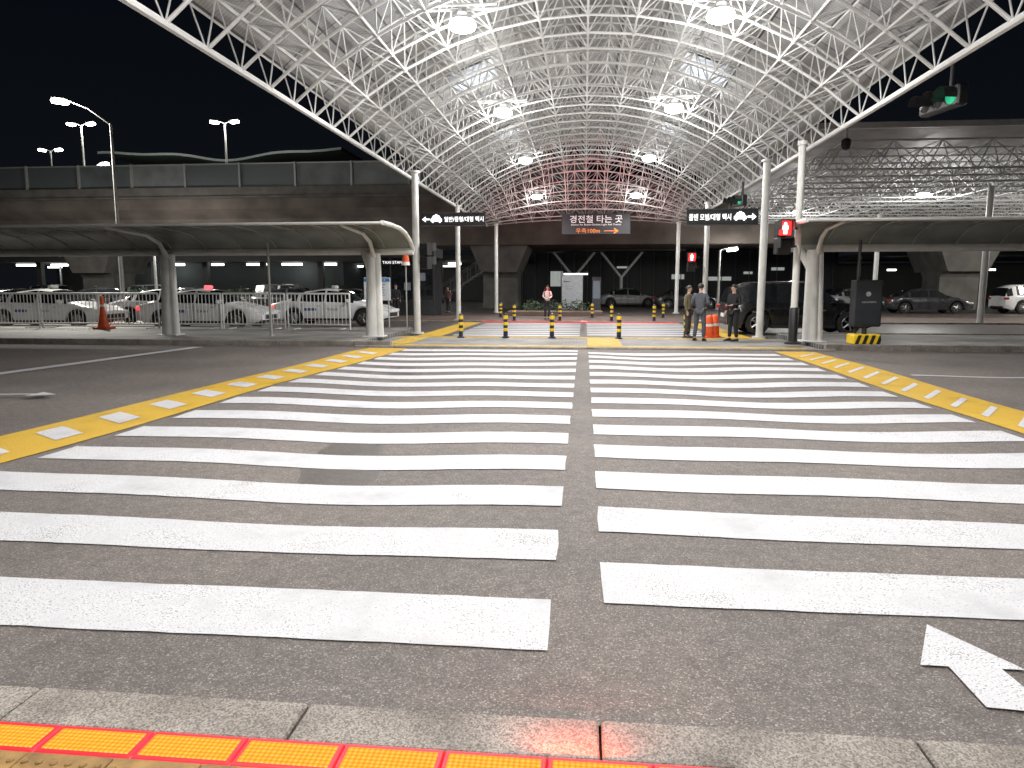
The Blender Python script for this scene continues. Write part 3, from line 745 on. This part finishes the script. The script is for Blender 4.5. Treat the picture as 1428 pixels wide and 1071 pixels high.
cb=root('control_cabinet','dark signal control cabinet on striped concrete base','cabinet',(7.05,18.95,.12))
MB().box((0,0,1.02),(.66,.35,1.16),ch=.02).obj('cabinet_body',M('cabinet_dark',(.022,.025,.030),.5),cb)
MB().box((0,-.18,1.02),(.58,.012,1.05)).obj('door',M('cabinet_door',(.028,.031,.036),.45),cb)
MB().lathe([(.045,0),(.06,0),(.06,.01),(.045,.01)],(-.02,-.2,1.25),20,axis='Y').obj('emblem',M('emblem_grey',(.35,.35,.36),.4),cb)
text('교통신호제어기',.34,.05,M('emblem_grey',(.35,.35,.36),.4),cb,(0,-.19,1.05))
MB().tube((-.15,.2,.2),(-.15,.2,2.6),.04,8).tube((0,0,.2),(0,0,.5),.06,8).obj('post',dark,cb)
MB().box((0,0,.12),(.68,.5,.26),ch=.03).obj('base',yellowp,cb)
for i in range(4):
    x=-.30+i*.17; MB().poly_xz([(x,0.0),(x+.085,0.0),(x+.165,.23),(x+.08,.23)] if i<3 else [(x,0.0),(x+.085,0.0),(x+.12,.1),(x+.1,.23),(x+.08,.23)],-.256,.004).obj('hazard_stripe',black,cb)

# ------------------------------------------------------------------ people
def person(label,loc,rz,H,top,bottom,hair,arms=None,legs=None,lean=0,long_hair=False,bag=None,shoe=(.02,.02,.02)):
    p=root('person',label,'person',loc,rz)
    s=H/1.76
    A={'L':((.17,0,1.41),(.225,.02,1.15),(.225,-.05,.90)),'R':((-.17,0,1.41),(-.225,.02,1.15),(-.225,-.05,.90))}
    if arms: A.update(arms)
    G={'L':((.09,0,.90),(.10,-.015,.50),(.10,.02,.09)),'R':((-.09,0,.90),(-.10,-.015,.50),(-.10,.02,.09))}
    if legs: G.update(legs)
    def skinmesh(name,verts,edges,radii,mat,levels=2):
        me=bpy.data.meshes.new(name); me.from_pydata([(x*s,(y-lean*max(0,z-.9))*s,z*s) for x,y,z in verts],edges,[])
        o=bpy.data.objects.new('tmp',me); COL.objects.link(o)
        md=o.modifiers.new('Skin','SKIN')
        for i,r in enumerate(radii):
            rr=r if isinstance(r,tuple) else (r,r)
            me.skin_vertices[0].data[i].radius=(rr[0]*s,rr[1]*s); me.skin_vertices[0].data[i].use_root=(i==0)
        md.use_smooth_shade=True
        sb=o.modifiers.new('Sub','SUBSURF'); sb.levels=levels; sb.render_levels=levels
        bpy.context.view_layer.update()
        m2=eval_mesh(o,name); bpy.data.objects.remove(o)
        m2.materials.clear(); m2.materials.append(mat)
        m2.polygons.foreach_set('use_smooth',[True]*len(m2.polygons))
        n=bpy.data.objects.new(name,m2); COL.objects.link(n); n.parent=p; return n
    V=[];E=[];Rr=[]
    def av(c,r,par=None):
        V.append(c);Rr.append(r)
        if par is not None: E.append((par,len(V)-1))
        return len(V)-1
    pel=av((0,0,.95),(.135,.10)); sp=av((0,0,1.14),(.115,.09),pel); chs=av((0,0,1.32),(.145,.10),sp); nb=av((0,0,1.44),(.075,.065),chs)
    nk=av((0,-.005,1.51),(.05,.052),nb); j=av((0,-.03,1.575),(.062,.072),nk); hd=av((0,-.02,1.64),(.074,.092),j); tp=av((0,-.005,1.71),(.055,.068),hd)
    av((0,-.125,1.615),(.012,.012),hd)
    for sd,sg in(('L',1),('R',-1)):
        a,e,wv_=A[sd]; sh=av(a,.056,chs); el=av(e,.042,sh); wr=av(wv_,.028,el)
        d=(Vector(wv_)-Vector(e)).normalized(); side=d.cross(Vector((0,1,0)) if abs(d.y)<.8 else Vector((1,0,0))).normalized()
        nrm=side.cross(d)
        pm=av(tuple(Vector(wv_)+d*.06),(.030,.024),wr)
        for q,(off,ln) in enumerate(((-.027,.06),(-.009,.07),(.009,.066),(.027,.05))):
            b0=Vector(wv_)+d*.085+nrm*off
            k1=av(tuple(b0),.010,pm); k2=av(tuple(b0+d*ln*.5+side*.006*sg),.009,k1); av(tuple(b0+d*ln+side*.02*sg),.0075,k2)
        t1=av(tuple(Vector(wv_)+d*.04-nrm*.035),.011,wr); av(tuple(Vector(wv_)+d*.085-nrm*.052),.009,t1)
        h,k,an=G[sd]; hp=av(h,.085,pel); kn=av(k,.055,hp); ak=av(an,.037,kn); ft=av((an[0]+.01*sg,an[1]-.08,.05),.035,ak); av((an[0]+.015*sg,an[1]-.17,.035),.028,ft)
    skinmesh('body',V,E,Rr,skin,1)
    V=[];E=[];Rr=[]
    pel=av((0,0,.88),(.158,.118)); sp=av((0,0,1.10),(.150,.115),pel); chs=av((0,0,1.31),(.162,.122),sp); nb=av((0,0,1.42),(.105,.095),chs); av((0,.0,1.50),(.066,.07),nb)
    for sd in'LR':
        a,e,wv_=A[sd]; sh=av(a,.070,chs); el=av(e,.058,sh); av(wv_,.042,el)
    skinmesh('jacket',V,E,Rr,M('cloth_%d_%d_%d'%tuple(int(c*1000) for c in top),top,.85,0,.15,8,.5,40))
    V=[];E=[];Rr=[]
    pel=av((0,0,.95),(.145,.112))
    for sd in'LR':
        h,k,an=G[sd]; hp=av(h,.100,pel); kn=av(k,.070,hp); av((an[0],an[1],.11),.058,kn)
    skinmesh('trousers',V,E,Rr,M('trouser_%d_%d_%d'%tuple(int(c*1000) for c in bottom),bottom,.85,0,.15,8))
    for sd,sg in(('L',1),('R',-1)):
        an=G[sd][2]; b=MB(); x,y=an[0]*s,an[1]*s
        rg=[(.05,.035,.07),(.0,.042,.085),(-.08,.045,.07),(-.16,.043,.05),(-.21,.03,.035)]
        vs=[]
        for yy,ww,hh in rg:
            for t in range(8):
                a=2*math.pi*t/8; vs.append((x+ww*math.cos(a),y+yy,max(0.0,hh*.5+hh*.62*math.sin(a))))
        fs=[(i*8+t,i*8+(t+1)%8,(i+1)*8+(t+1)%8,(i+1)*8+t) for i in range(4) for t in range(8)]+[tuple(range(8)),tuple(range(32,40))]
        b.add(vs,fs); b.obj('shoe',M('shoe_%d'%int(shoe[0]*100),shoe,.5),p,True)
    b=MB(); vs=[];fs=[];nn=16
    hc=Vector((0,(-.012-lean*.765),1.665))*s
    for i in range(8):
        ph=math.radians(i*16)
        for t in range(nn):
            a=2*math.pi*t/nn; front=max(0,-math.sin(a))
            ph2=ph*(1-.42*front)
            zz=-.03*(i-4) if (long_hair and i>4 and front<.3) else 0
            rj=1+R.uniform(-.025,.025)
            vs.append((hc.x+.090*rj*s*math.sin(ph2)*math.cos(a),hc.y+.110*rj*s*math.sin(ph2)*math.sin(a),hc.z+.092*rj*s*math.cos(ph2)+zz*s))
    for i in range(7):
        for t in range(nn): fs.append((i*nn+t,i*nn+(t+1)%nn,(i+1)*nn+(t+1)%nn,(i+1)*nn+t))
    b.add(vs,fs); b.obj('hair',M('hair_%d'%int(hair[0]*1000),hair,.6),p,True)
    fy=-.112-lean*.73
    for sg in(1,-1):
        MB().lathe([(.001,-.008),(.009,-.004),(.009,.004),(.001,.008)],(sg*.03*s,fy*s,1.64*s),8,axis='Y').obj('eye',black,p)
        MB().lathe([(.001,-.01),(.012,-.006),(.024,0),(.012,.006),(.001,.01)],(sg*.078*s,(-.01-lean*.73)*s,1.63*s),8,axis='X').obj('ear',skin,p)
    MB().box((0,(fy-.0)*s,1.585*s),(.04*s,.012,.010)).obj('mouth',M('lips',(.30,.10,.09),.5),p)
    if bag:
        MB().box((.0,.16*s,1.25*s),(.28,.14,.40),ch=.04).obj('backpack',M('bag_dark',bag,.8),p)
        for sg in(1,-1): MB().path([(sg*.11,-.12,1.0),(sg*.12,-.14,1.25),(sg*.10,-.04,1.47),(sg*.10,.1,1.44)],.018,6).obj('strap',M('bag_dark',bag,.8),p)
    return p
person('person in pale pink jacket and dark trousers standing by bollards',(-1.75,34.3,.02),math.radians(-5),1.60,(.72,.58,.56),(.03,.03,.035),(.02,.015,.012),bag=(.25,.02,.03),long_hair=True,
       arms={'L':((.16,0,1.41),(.22,.02,1.17),(.10,-.17,1.10)),'R':((-.16,0,1.41),(-.22,.02,1.17),(-.10,-.17,1.10))})
person('man in grey jacket and slate trousers with hands held in front',(3.28,20.9,.02),math.radians(155),1.63,(.085,.095,.115),(.07,.08,.095),(.03,.028,.028),
       arms={'L':((.18,0,1.41),(.25,.06,1.16),(.13,-.18,1.05)),'R':((-.18,0,1.41),(-.25,.06,1.16),(-.13,-.18,1.05))},
       legs={'L':((.09,0,.90),(.12,-.02,.50),(.15,.03,.09)),'R':((-.09,0,.90),(-.12,-.02,.50),(-.13,.0,.09))})
person('person in olive jacket standing behind the man in grey',(3.10,22.0,.02),math.radians(60),1.58,(.16,.14,.09),(.05,.05,.05),(.05,.04,.035))
person('person in black coat and trousers facing the others',(4.22,20.95,.02),math.radians(-55),1.60,(.012,.012,.014),(.014,.014,.016),(.015,.012,.012),
       arms={'L':((.17,0,1.41),(.24,.03,1.16),(.10,-.18,1.12)),'R':((-.17,0,1.41),(-.23,.02,1.16),(-.20,-.12,.92))},
       legs={'L':((.09,0,.90),(.12,-.03,.50),(.13,.03,.09)),'R':((-.09,0,.90),(-.12,-.0,.50),(-.12,-.02,.09))})
person('person in dark clothes waiting near the booth',(-9.6,36.2,.02),math.radians(20),1.68,(.02,.02,.025),(.02,.02,.02),(.015,.012,.012))
person('person in black jacket standing near the stairs',(-9.2,43.0,-.03),math.radians(40),1.70,(.03,.03,.03),(.02,.02,.03),(.015,.012,.012))
person('person in brown jacket standing near the stairs',(-8.3,43.6,-.03),math.radians(-30),1.62,(.12,.07,.05),(.02,.02,.03),(.015,.012,.012),long_hair=True)
person('person in grey hoodie walking near the stairs',(-10.2,42.4,-.03),math.radians(80),1.70,(.10,.10,.11),(.03,.03,.05),(.015,.012,.012),legs={'L':((.09,0,.90),(.10,-.14,.52),(.10,-.16,.09)),'R':((-.09,0,.90),(-.10,.02,.50),(-.10,.22,.12))})

# ------------------------------------------------------------------ elevated road
er=root('elevated_road','concrete elevated road with patterned noise barrier panels','bridge',(0,0,0))
MB().prism_x([(52,4.5),(58,4.5),(61,6.3),(61,7.9),(49.6,7.9),(49.6,7.0),(50.6,6.4),(51.4,4.5)],-120,120).obj('girder',concd,er)
MB().box((0,49.4,8.15),(240,.35,.62)).box((0,49.36,7.78),(240,.5,.1)).obj('parapet',concrete,er)
m,nt,bs=_base('dotted_panel'); N=nt.nodes;L=nt.links
tcn=N.new('ShaderNodeTexCoord').outputs['Object']
v=N.new('ShaderNodeTexVoronoi'); v.inputs['Scale'].default_value=4.2; v.inputs['Randomness'].default_value=.15; L.new(tcn,v.inputs['Vector'])
r=ramp(N,[(.25,(.36,.39,.40)),(.36,(.13,.15,.16))]); L.new(v.outputs['Distance'],r.inputs['Fac']); L.new(r.outputs['Color'],bs.inputs['Base Color']); bs.inputs['Roughness'].default_value=.5
dotp=m
plain=M('barrier_panel_grey',(.24,.255,.26),.5,.1,.2,1); plain2=M('barrier_panel_slate',(.16,.18,.19),.5,.1,.25,1)
x=-64; k=0
while x<64:
    if x<-2 or x>4:
        mt=[plain,dotp,dotp,plain2][k%4]
        MB().box((x+2,49.45,9.25),(3.9,.1,1.5)).obj('noise_panel',mt,er)
        MB().box((x,49.33,9.2),(.12,.2,1.8)).obj('panel_post',galv,er)
    x+=4.0;k+=1
MB().box((0,49.4,10.04),(128,.16,.08)).obj('top_rail',galv,er)
for px in(-6.2,-38,26,58):
    b=MB()
    b.prism_x([(52.0,4.5),(57.6,4.5),(57,3.4),(56.0,2.2),(56,-.03),(53.4,-.03),(53.4,2.2),(52.4,3.4)],px-1.3,px+1.3)
    b.add([(px-2.1,52.1,4.5),(px+2.1,52.1,4.5),(px+1.3,52.3,2.6),(px-1.3,52.3,2.6),(px-2.1,57.5,4.5),(px+2.1,57.5,4.5),(px+1.3,57.3,2.6),(px-1.3,57.3,2.6)],[(0,1,2,3),(7,6,5,4),(0,3,7,4),(1,5,6,2)])
    b.obj('pier',concrete,er)
sb=root('station_building','long low building with green wavy roof edge','building',(0,0,0))
n=60
def wav(x): return 14.0+.38*math.sin((x+50)*.30)+.15*math.sin((x+50)*.7)
xs_=[-47.5+i*24.5/n for i in range(n+1)]
b=MB()
for xa,xb in zip(xs_,xs_[1:]):
    za,zb=wav(xa),wav(xb)
    b.add([(xa,68,za),(xb,68,zb),(xb,68,zb+.22),(xa,68,za+.22),(xa,80,za),(xb,80,zb),(xb,80,zb+.22),(xa,80,za+.22)],[(0,1,2,3),(3,2,6,7),(4,7,6,5),(0,4,5,1)])
b.obj('roof',M('roof_green',(.16,.20,.185),.5),sb)
MB().box((-36,75,6.8),(24,9,13)).obj('wall',M('building_wall',(.07,.08,.08),.7),sb)
for i in range(11): MB().box((-46.6+i*2.15,70.46,12.2),(1.9,.05,1.6)).obj('window',glassd,sb)

# street lamps
def street_lamp(loc,h,arms,label,rz=0,power=0,group=None,spot=False):
    s=root('street_lamp',label,'street lamp',loc,rz,group)
    MB().tube((0,0,0),(0,0,h),.11,10,.06).tube((0,0,0),(0,0,.4),.17,10).obj('pole',galv,s,True)
    for ax,az in arms:
        MB().tube((0,0,h-.05),(ax*.5,0,h+az*.62),.045,8).tube((ax*.5,0,h+az*.62),(ax,0,h+az),.04,8).obj('arm',galv,s,True)
        d=1 if ax>0 else -1
        MB().box((ax+d*.3,0,h+az+.05),(.72,.32,.12),ch=.04,ry=-d*.12).obj('lamp_head',galv,s)
        MB().box((ax+d*.3,-.02,h+az-.08),(.66,.42,.20),ry=-d*.12,ch=.05).obj('lamp_glass',lampglow,s)
        if power:
            if spot: light('SPOT','lamp_light',(ax+d*.3,-.1,h+az-.35),power,(1,.97,.88),s,.2,spot_size=math.radians(135),spot_blend=.6)
            else: light('POINT','lamp_light',(ax+d*.3,-.1,h+az-.35),power,(1,.97,.88),s,.2)
    return s
G_='lamps along elevated road'
sl1=street_lamp((-21.8,32.3,.0),9.0,[(-2.1,1.1)],'tall grey street lamp with single lit curved arm',power=9500,spot=True)
light('POINT','lamp_light',(-2.4,-.1,9.6),1000,(1,.97,.88),sl1,.2)
street_lamp((-30.3,60,7.9),7.3,[(-.6,.15),(.6,.15)],'twin head lamp on the elevated road',power=600,group=G_)
street_lamp((-43.2,60,7.9),7.4,[(-.6,.15),(.6,.15)],'twin head lamp on the elevated road',power=600,group=G_)
street_lamp((-53.9,70,-.03),15.2,[(-.6,.15),(.6,.15)],'twin head lamp behind the elevated road',power=0,group=G_)
street_lamp((-42,60,7.9),4.1,[(.4,.1)],'short lit lamp on the elevated road',power=300)
street_lamp((30,42,0),5.0,[(-.8,.1),(.8,.1)],'added twin head lamp brightening the white car',power=900)  # added lamp, placed to lift the white car's brightness
street_lamp((-28,45,0),5.0,[(-.7,.1),(.7,.1)],'low lit car park lamp',power=450)
street_lamp((-40,44,0),4.2,[(.5,.1)],'low lit car park lamp',power=300)
street_lamp((-14,50.0,0),4.0,[(-.5,.1)],'added low lamp brightening the elevated road',power=150)  # this lamp and the next are added to lighten the elevated road
street_lamp((9,50,0),4.0,[(.5,.1)],'added low lamp brightening the elevated road',power=180)

ys_=root('steel_gateway','grey steel walkway roof on Y shaped columns','walkway',(0,60.5,0))
for x in(-.9,3.0):
    MB().tube((x,0,0),(x,0,2.4),.14,10).tube((x,0,2.3),(x-1.7,0,4.4),.11,8).tube((x,0,2.3),(x+1.7,0,4.4),.11,8).obj('column',M('gateway_grey',(.60,.61,.62),.5),ys_,True)
MB().box((1,0,4.5),(14,3,.2)).obj('roof',dark,ys_)
pcm=M('parking_concrete',(.08,.08,.08),.85)
bd=root('parking_building','dark open parking deck with lit ceiling strips','building',(0,0,0))
MB().box((-34,74,4.2),(56,14,.5)).obj('deck',pcm,bd); MB().box((-34,80,2),(56,.3,4)).obj('wall',pcm,bd)
for i in range(10): MB().box((-60+i*5.8,67.6,2),(.5,.5,4)).obj('column',pcm,bd)
for i in range(14): MB().box((-60+i*4.0+R.uniform(-.6,.6),68.2,3.72),(2.0 if i%3 else 1.2,.18,.20)).obj('strip_lamp',stripglow,bd)
for i in range(12): MB().box((-59+i*4.4+R.uniform(-.8,.8),75.2,3.70),(1.6,.18,.14)).obj('strip_lamp',stripglow,bd)
for i in range(4): light('POINT','strip_light',(-54+i*13,69,3.3),35,(.95,1,.95),bd,.3)
bd2=root('terminal_building','dark glazed terminal facade with a few lit windows','building',(0,0,0))
MB().box((8,82,5),(36,8,10)).obj('wall',M('facade_dark',(.03,.032,.036),.5),bd2)
for i in range(26): MB().box((-9.5+i*1.4,77.9,4),(.08,.1,7.6)).obj('mullion',M('mullion_grey',(.12,.12,.13),.5),bd2)
litw=M('lit_window',(.3,.28,.25),.4,0,.3,2,emit=(.8,.85,.8),es=.35)
for x,z,w_,h_ in((-3,2.4,1.3,1.6),(9.8,2.6,1.3,.5),(14,2.4,2.6,.4),(20,3.4,1.3,.3),(4,3.6,1.2,.2),(17,3.0,.9,.25)): MB().box((x,77.95,z),(w_,.06,h_)).obj('window',litw,bd2)
bd3=root('parking_building','dark car park deck with strip lighting','building',(0,0,0))
MB().box((44,72,4.4),(36,14,.5)).obj('deck',pcm,bd3); MB().box((44,80,2),(36,.3,4)).obj('wall',pcm,bd3)
for i in range(9): MB().box((27+i*3.9+R.uniform(-.5,.5),66,3.0+.5*(i%2)),(.7,.16,.14)).obj('strip_lamp',stripglow,bd3)

kk_=root('information_totem','pale grey freestanding information totem with lit head','totem',(-.75,45,-.03))
MB().box((0,0,1.15),(1.3,.4,2.3),ch=.03).obj('totem_body',M('totem_grey',(.30,.32,.34),.45),kk_)
MB().box((.2,-.02,2.36),(1.5,.5,.10)).obj('light_head',M('totem_head',(.8,.8,.8),.4,emit=(1,1,1),es=.9),kk_)
ink=M('ink_dark',(.05,.06,.1),.5)
MB().box((-.35,-.208,1.9),(.4,.01,.06)).obj('marking',ink,kk_)
text('기차 타는 곳',.5,.09,ink,kk_,(-.2,-.208,1.6)); text('Light Rail',.4,.07,ink,kk_,(-.2,-.208,1.45))
dsn=root('information_totem','dark narrow display panel beside the totem','totem',(.75,45.4,-.03))
MB().box((0,0,1.1),(.55,.2,2.2),ch=.02).obj('panel',dark,dsn); MB().box((0,-.105,1.4),(.42,.01,1.1)).obj('screen',M('screen_dim',(.1,.12,.14),.3,emit=(.3,.4,.5),es=.12),dsn)
pl=root('planter','low granite edged planting bed with ground cover','planter',(-1.6,40,-.03))
MB().box((0,0,.12),(5.2,1.6,.3),ch=.04).obj('planter_edge',M('planter_brown',(.16,.11,.09),.8),pl)

def foliage(name,label,cat,loc,rx,ry,rz_,n,h0,group=None):
    t=root(name,label,cat,loc,0,group)
    b=MB()
    cl=[(R.uniform(-rx,rx)*.8,R.uniform(-ry,ry)*.8,h0+R.uniform(0,rz_)*1.2,R.uniform(.25,.5)) for _ in range(14)]
    for _ in range(n):
        cx,cy,cz,cr=R.choice(cl)
        d=Vector((R.gauss(0,1),R.gauss(0,1),R.gauss(0,1))).normalized()*cr*R.uniform(.5,1.05)
        p=Vector((cx,cy,max(.05,cz)))+d; s=R.uniform(.03,.07)
        u=Vector((R.gauss(0,1),R.gauss(0,1),R.gauss(0,1))).normalized(); v_=u.orthogonal().normalized()
        b.add([p-u*s,p+v_*s*.6,p+u*s,p-v_*s*.6],[(0,1,2,3)],R.choice((0,0,1)))
    b.obj('crown',[M('leaf_dark',(.025,.045,.02),.7),M('leaf_light',(.05,.075,.03),.7)],t)
    b=MB()
    for _ in range(5): b.tube((R.uniform(-.2,.2),R.uniform(-.1,.1),0),(R.uniform(-rx,rx)*.6,R.uniform(-ry,ry)*.6,h0+rz_*.5),.03,5,.012)
    b.obj('trunk',M('bark',(.08,.06,.045),.9),t)
    return t
s0=foliage('shrub','dark clipped evergreen shrub beside the car park','shrub',(-14,39,-.03),1.2,.7,.7,1500,.4,'shrubs beside car park')
for x in(-17,-19.8,-22.5,-25.5,-28.5,-31.5,-11.8): clone(s0,(x,39+R.uniform(-.3,.3),-.03),R.uniform(-.3,.3))
s1=foliage('shrub','low green planting in the bed','shrub',(-2.6,40,.1),1.2,.45,.2,900,.12,'low plants in bed'); clone(s1,(-.6,40,.1),2.8)
for x,y in((12,42),(16,43)): clone(s0,(x,y,-.03),x)

bt=root('taxi_booth','small dark glazed booth with lit white lettering','booth',(-9.6,38.5,-.03))
MB().box((0,0,3.35),(3.6,2.2,.5),ch=.03).obj('roof',dark,bt)
b=MB()
for x in(-1.7,-.6,.6,1.7): b.box((x,-1.0,1.55),(.08,.08,3.1))
b.obj('frame',dark,bt); MB().box((0,1,1.55),(3.4,.06,3.1)).obj('wall',M('booth_wall',(.05,.05,.055),.6),bt)
MB().box((-.0,-1.02,1.9),(3.3,.03,2.0)).obj('window',glassd,bt)
MB().box((-.4,-1.13,3.38),(1.6,.03,.34)).obj('sign_panel',M('blue_sign',(.02,.025,.05),.4,emit=(.1,.25,.9),es=.04),bt)
text('P 택시승강장',1.35,.2,signglow,bt,(-.4,-1.15,3.38)); text('TAXI STAND 2',1.4,.14,signglow,bt,(-.3,-1.12,2.85))
for x,z in((-1.0,1.9),(.3,1.6),(1.1,2.1)): MB().box((x,-1.06,z),(.35,.02,.4)).obj('poster',M('poster_pale',(.25,.28,.32),.5),bt)
ib=root('notice_board','white notice board with blue header on two posts','sign',(-7.3,25.0,.12))
MB().box((0,0,1.35),(.95,.05,.8),ch=.01).obj('panel',M('notice_white',(.72,.76,.80),.4),ib)
MB().box((0,-.03,1.67),(.93,.01,.12)).obj('header',M('notice_blue',(.04,.18,.45),.4),ib)
text('택시 승차 안내',.6,.07,whitep,ib,(0,-.036,1.67))
b=MB()
for i in range(5): b.box((-.05,-.028,1.5-i*.09),(.7-.1*(i%2),.006,.018))
b.obj('printed_lines',M('ink_blue',(.05,.12,.3),.5),ib)
for x in(-.4,.4): MB().tube((x,.03,0),(x,.03,1.7),.025,8).obj('post',galv,ib)
pr=root('folded_parasol','closed orange and white cone shaped parasol on pole','parasol',(-6.75,27.0,0))
MB().lathe([(.16,2.35),(.13,2.6),(.07,2.9),(.02,3.15)],n=12).obj('cover',orange,pr,True)
MB().lathe([(.165,2.36),(.15,2.48)],n=12).obj('reflective_band',whitep,pr,True)
MB().tube((0,0,0),(0,0,2.5),.025,8).obj('pole',galv,pr)
stg=M('stair_grey_steel',(.16,.16,.16),.5,.3)
sc_=root('staircase','outdoor grey steel staircase with railings','staircase',(-8.6,48.3,0))
b=MB()
for i in range(14): b.box((-2.0+i*.3,0,.12+i*.19),(.32,1.2,.06))
b.obj('tread',stg,sc_)
for y in(-.62,.62):
    b=MB()
    b.tube((-2.1,y,.9),(2.1,y,3.6),.03,6); b.tube((-2.1,y,.1),(2.1,y,2.7),.06,6)
    for i in range(8): b.tube((-2.0+i*.57,y,.1+i*.36),(-2.0+i*.57,y,.95+i*.365),.02,6)
    b.obj('railing',stg,sc_)
cc=root('cctv_camera','small dome camera under canopy corner','camera',(8.9,26.6,6.5))
MB().lathe([(.001,-.3),(.12,-.25),(.16,-.1),(.16,.05),(.1,.1)],n=14).obj('dome',dark,cc,True); MB().tube((0,0,.05),(0,0,.5),.04,8).obj('bracket',steelw,cc)
tp_=root('sign_post','slim grey post standing on island','post',(-9.1,20.2,.12)); MB().tube((0,0,0),(0,0,2.7),.035,8).lathe([(.08,0),(.08,.03)],n=10).obj('post_tube',galv,tp_,True)
print('done',len(bpy.data.objects))
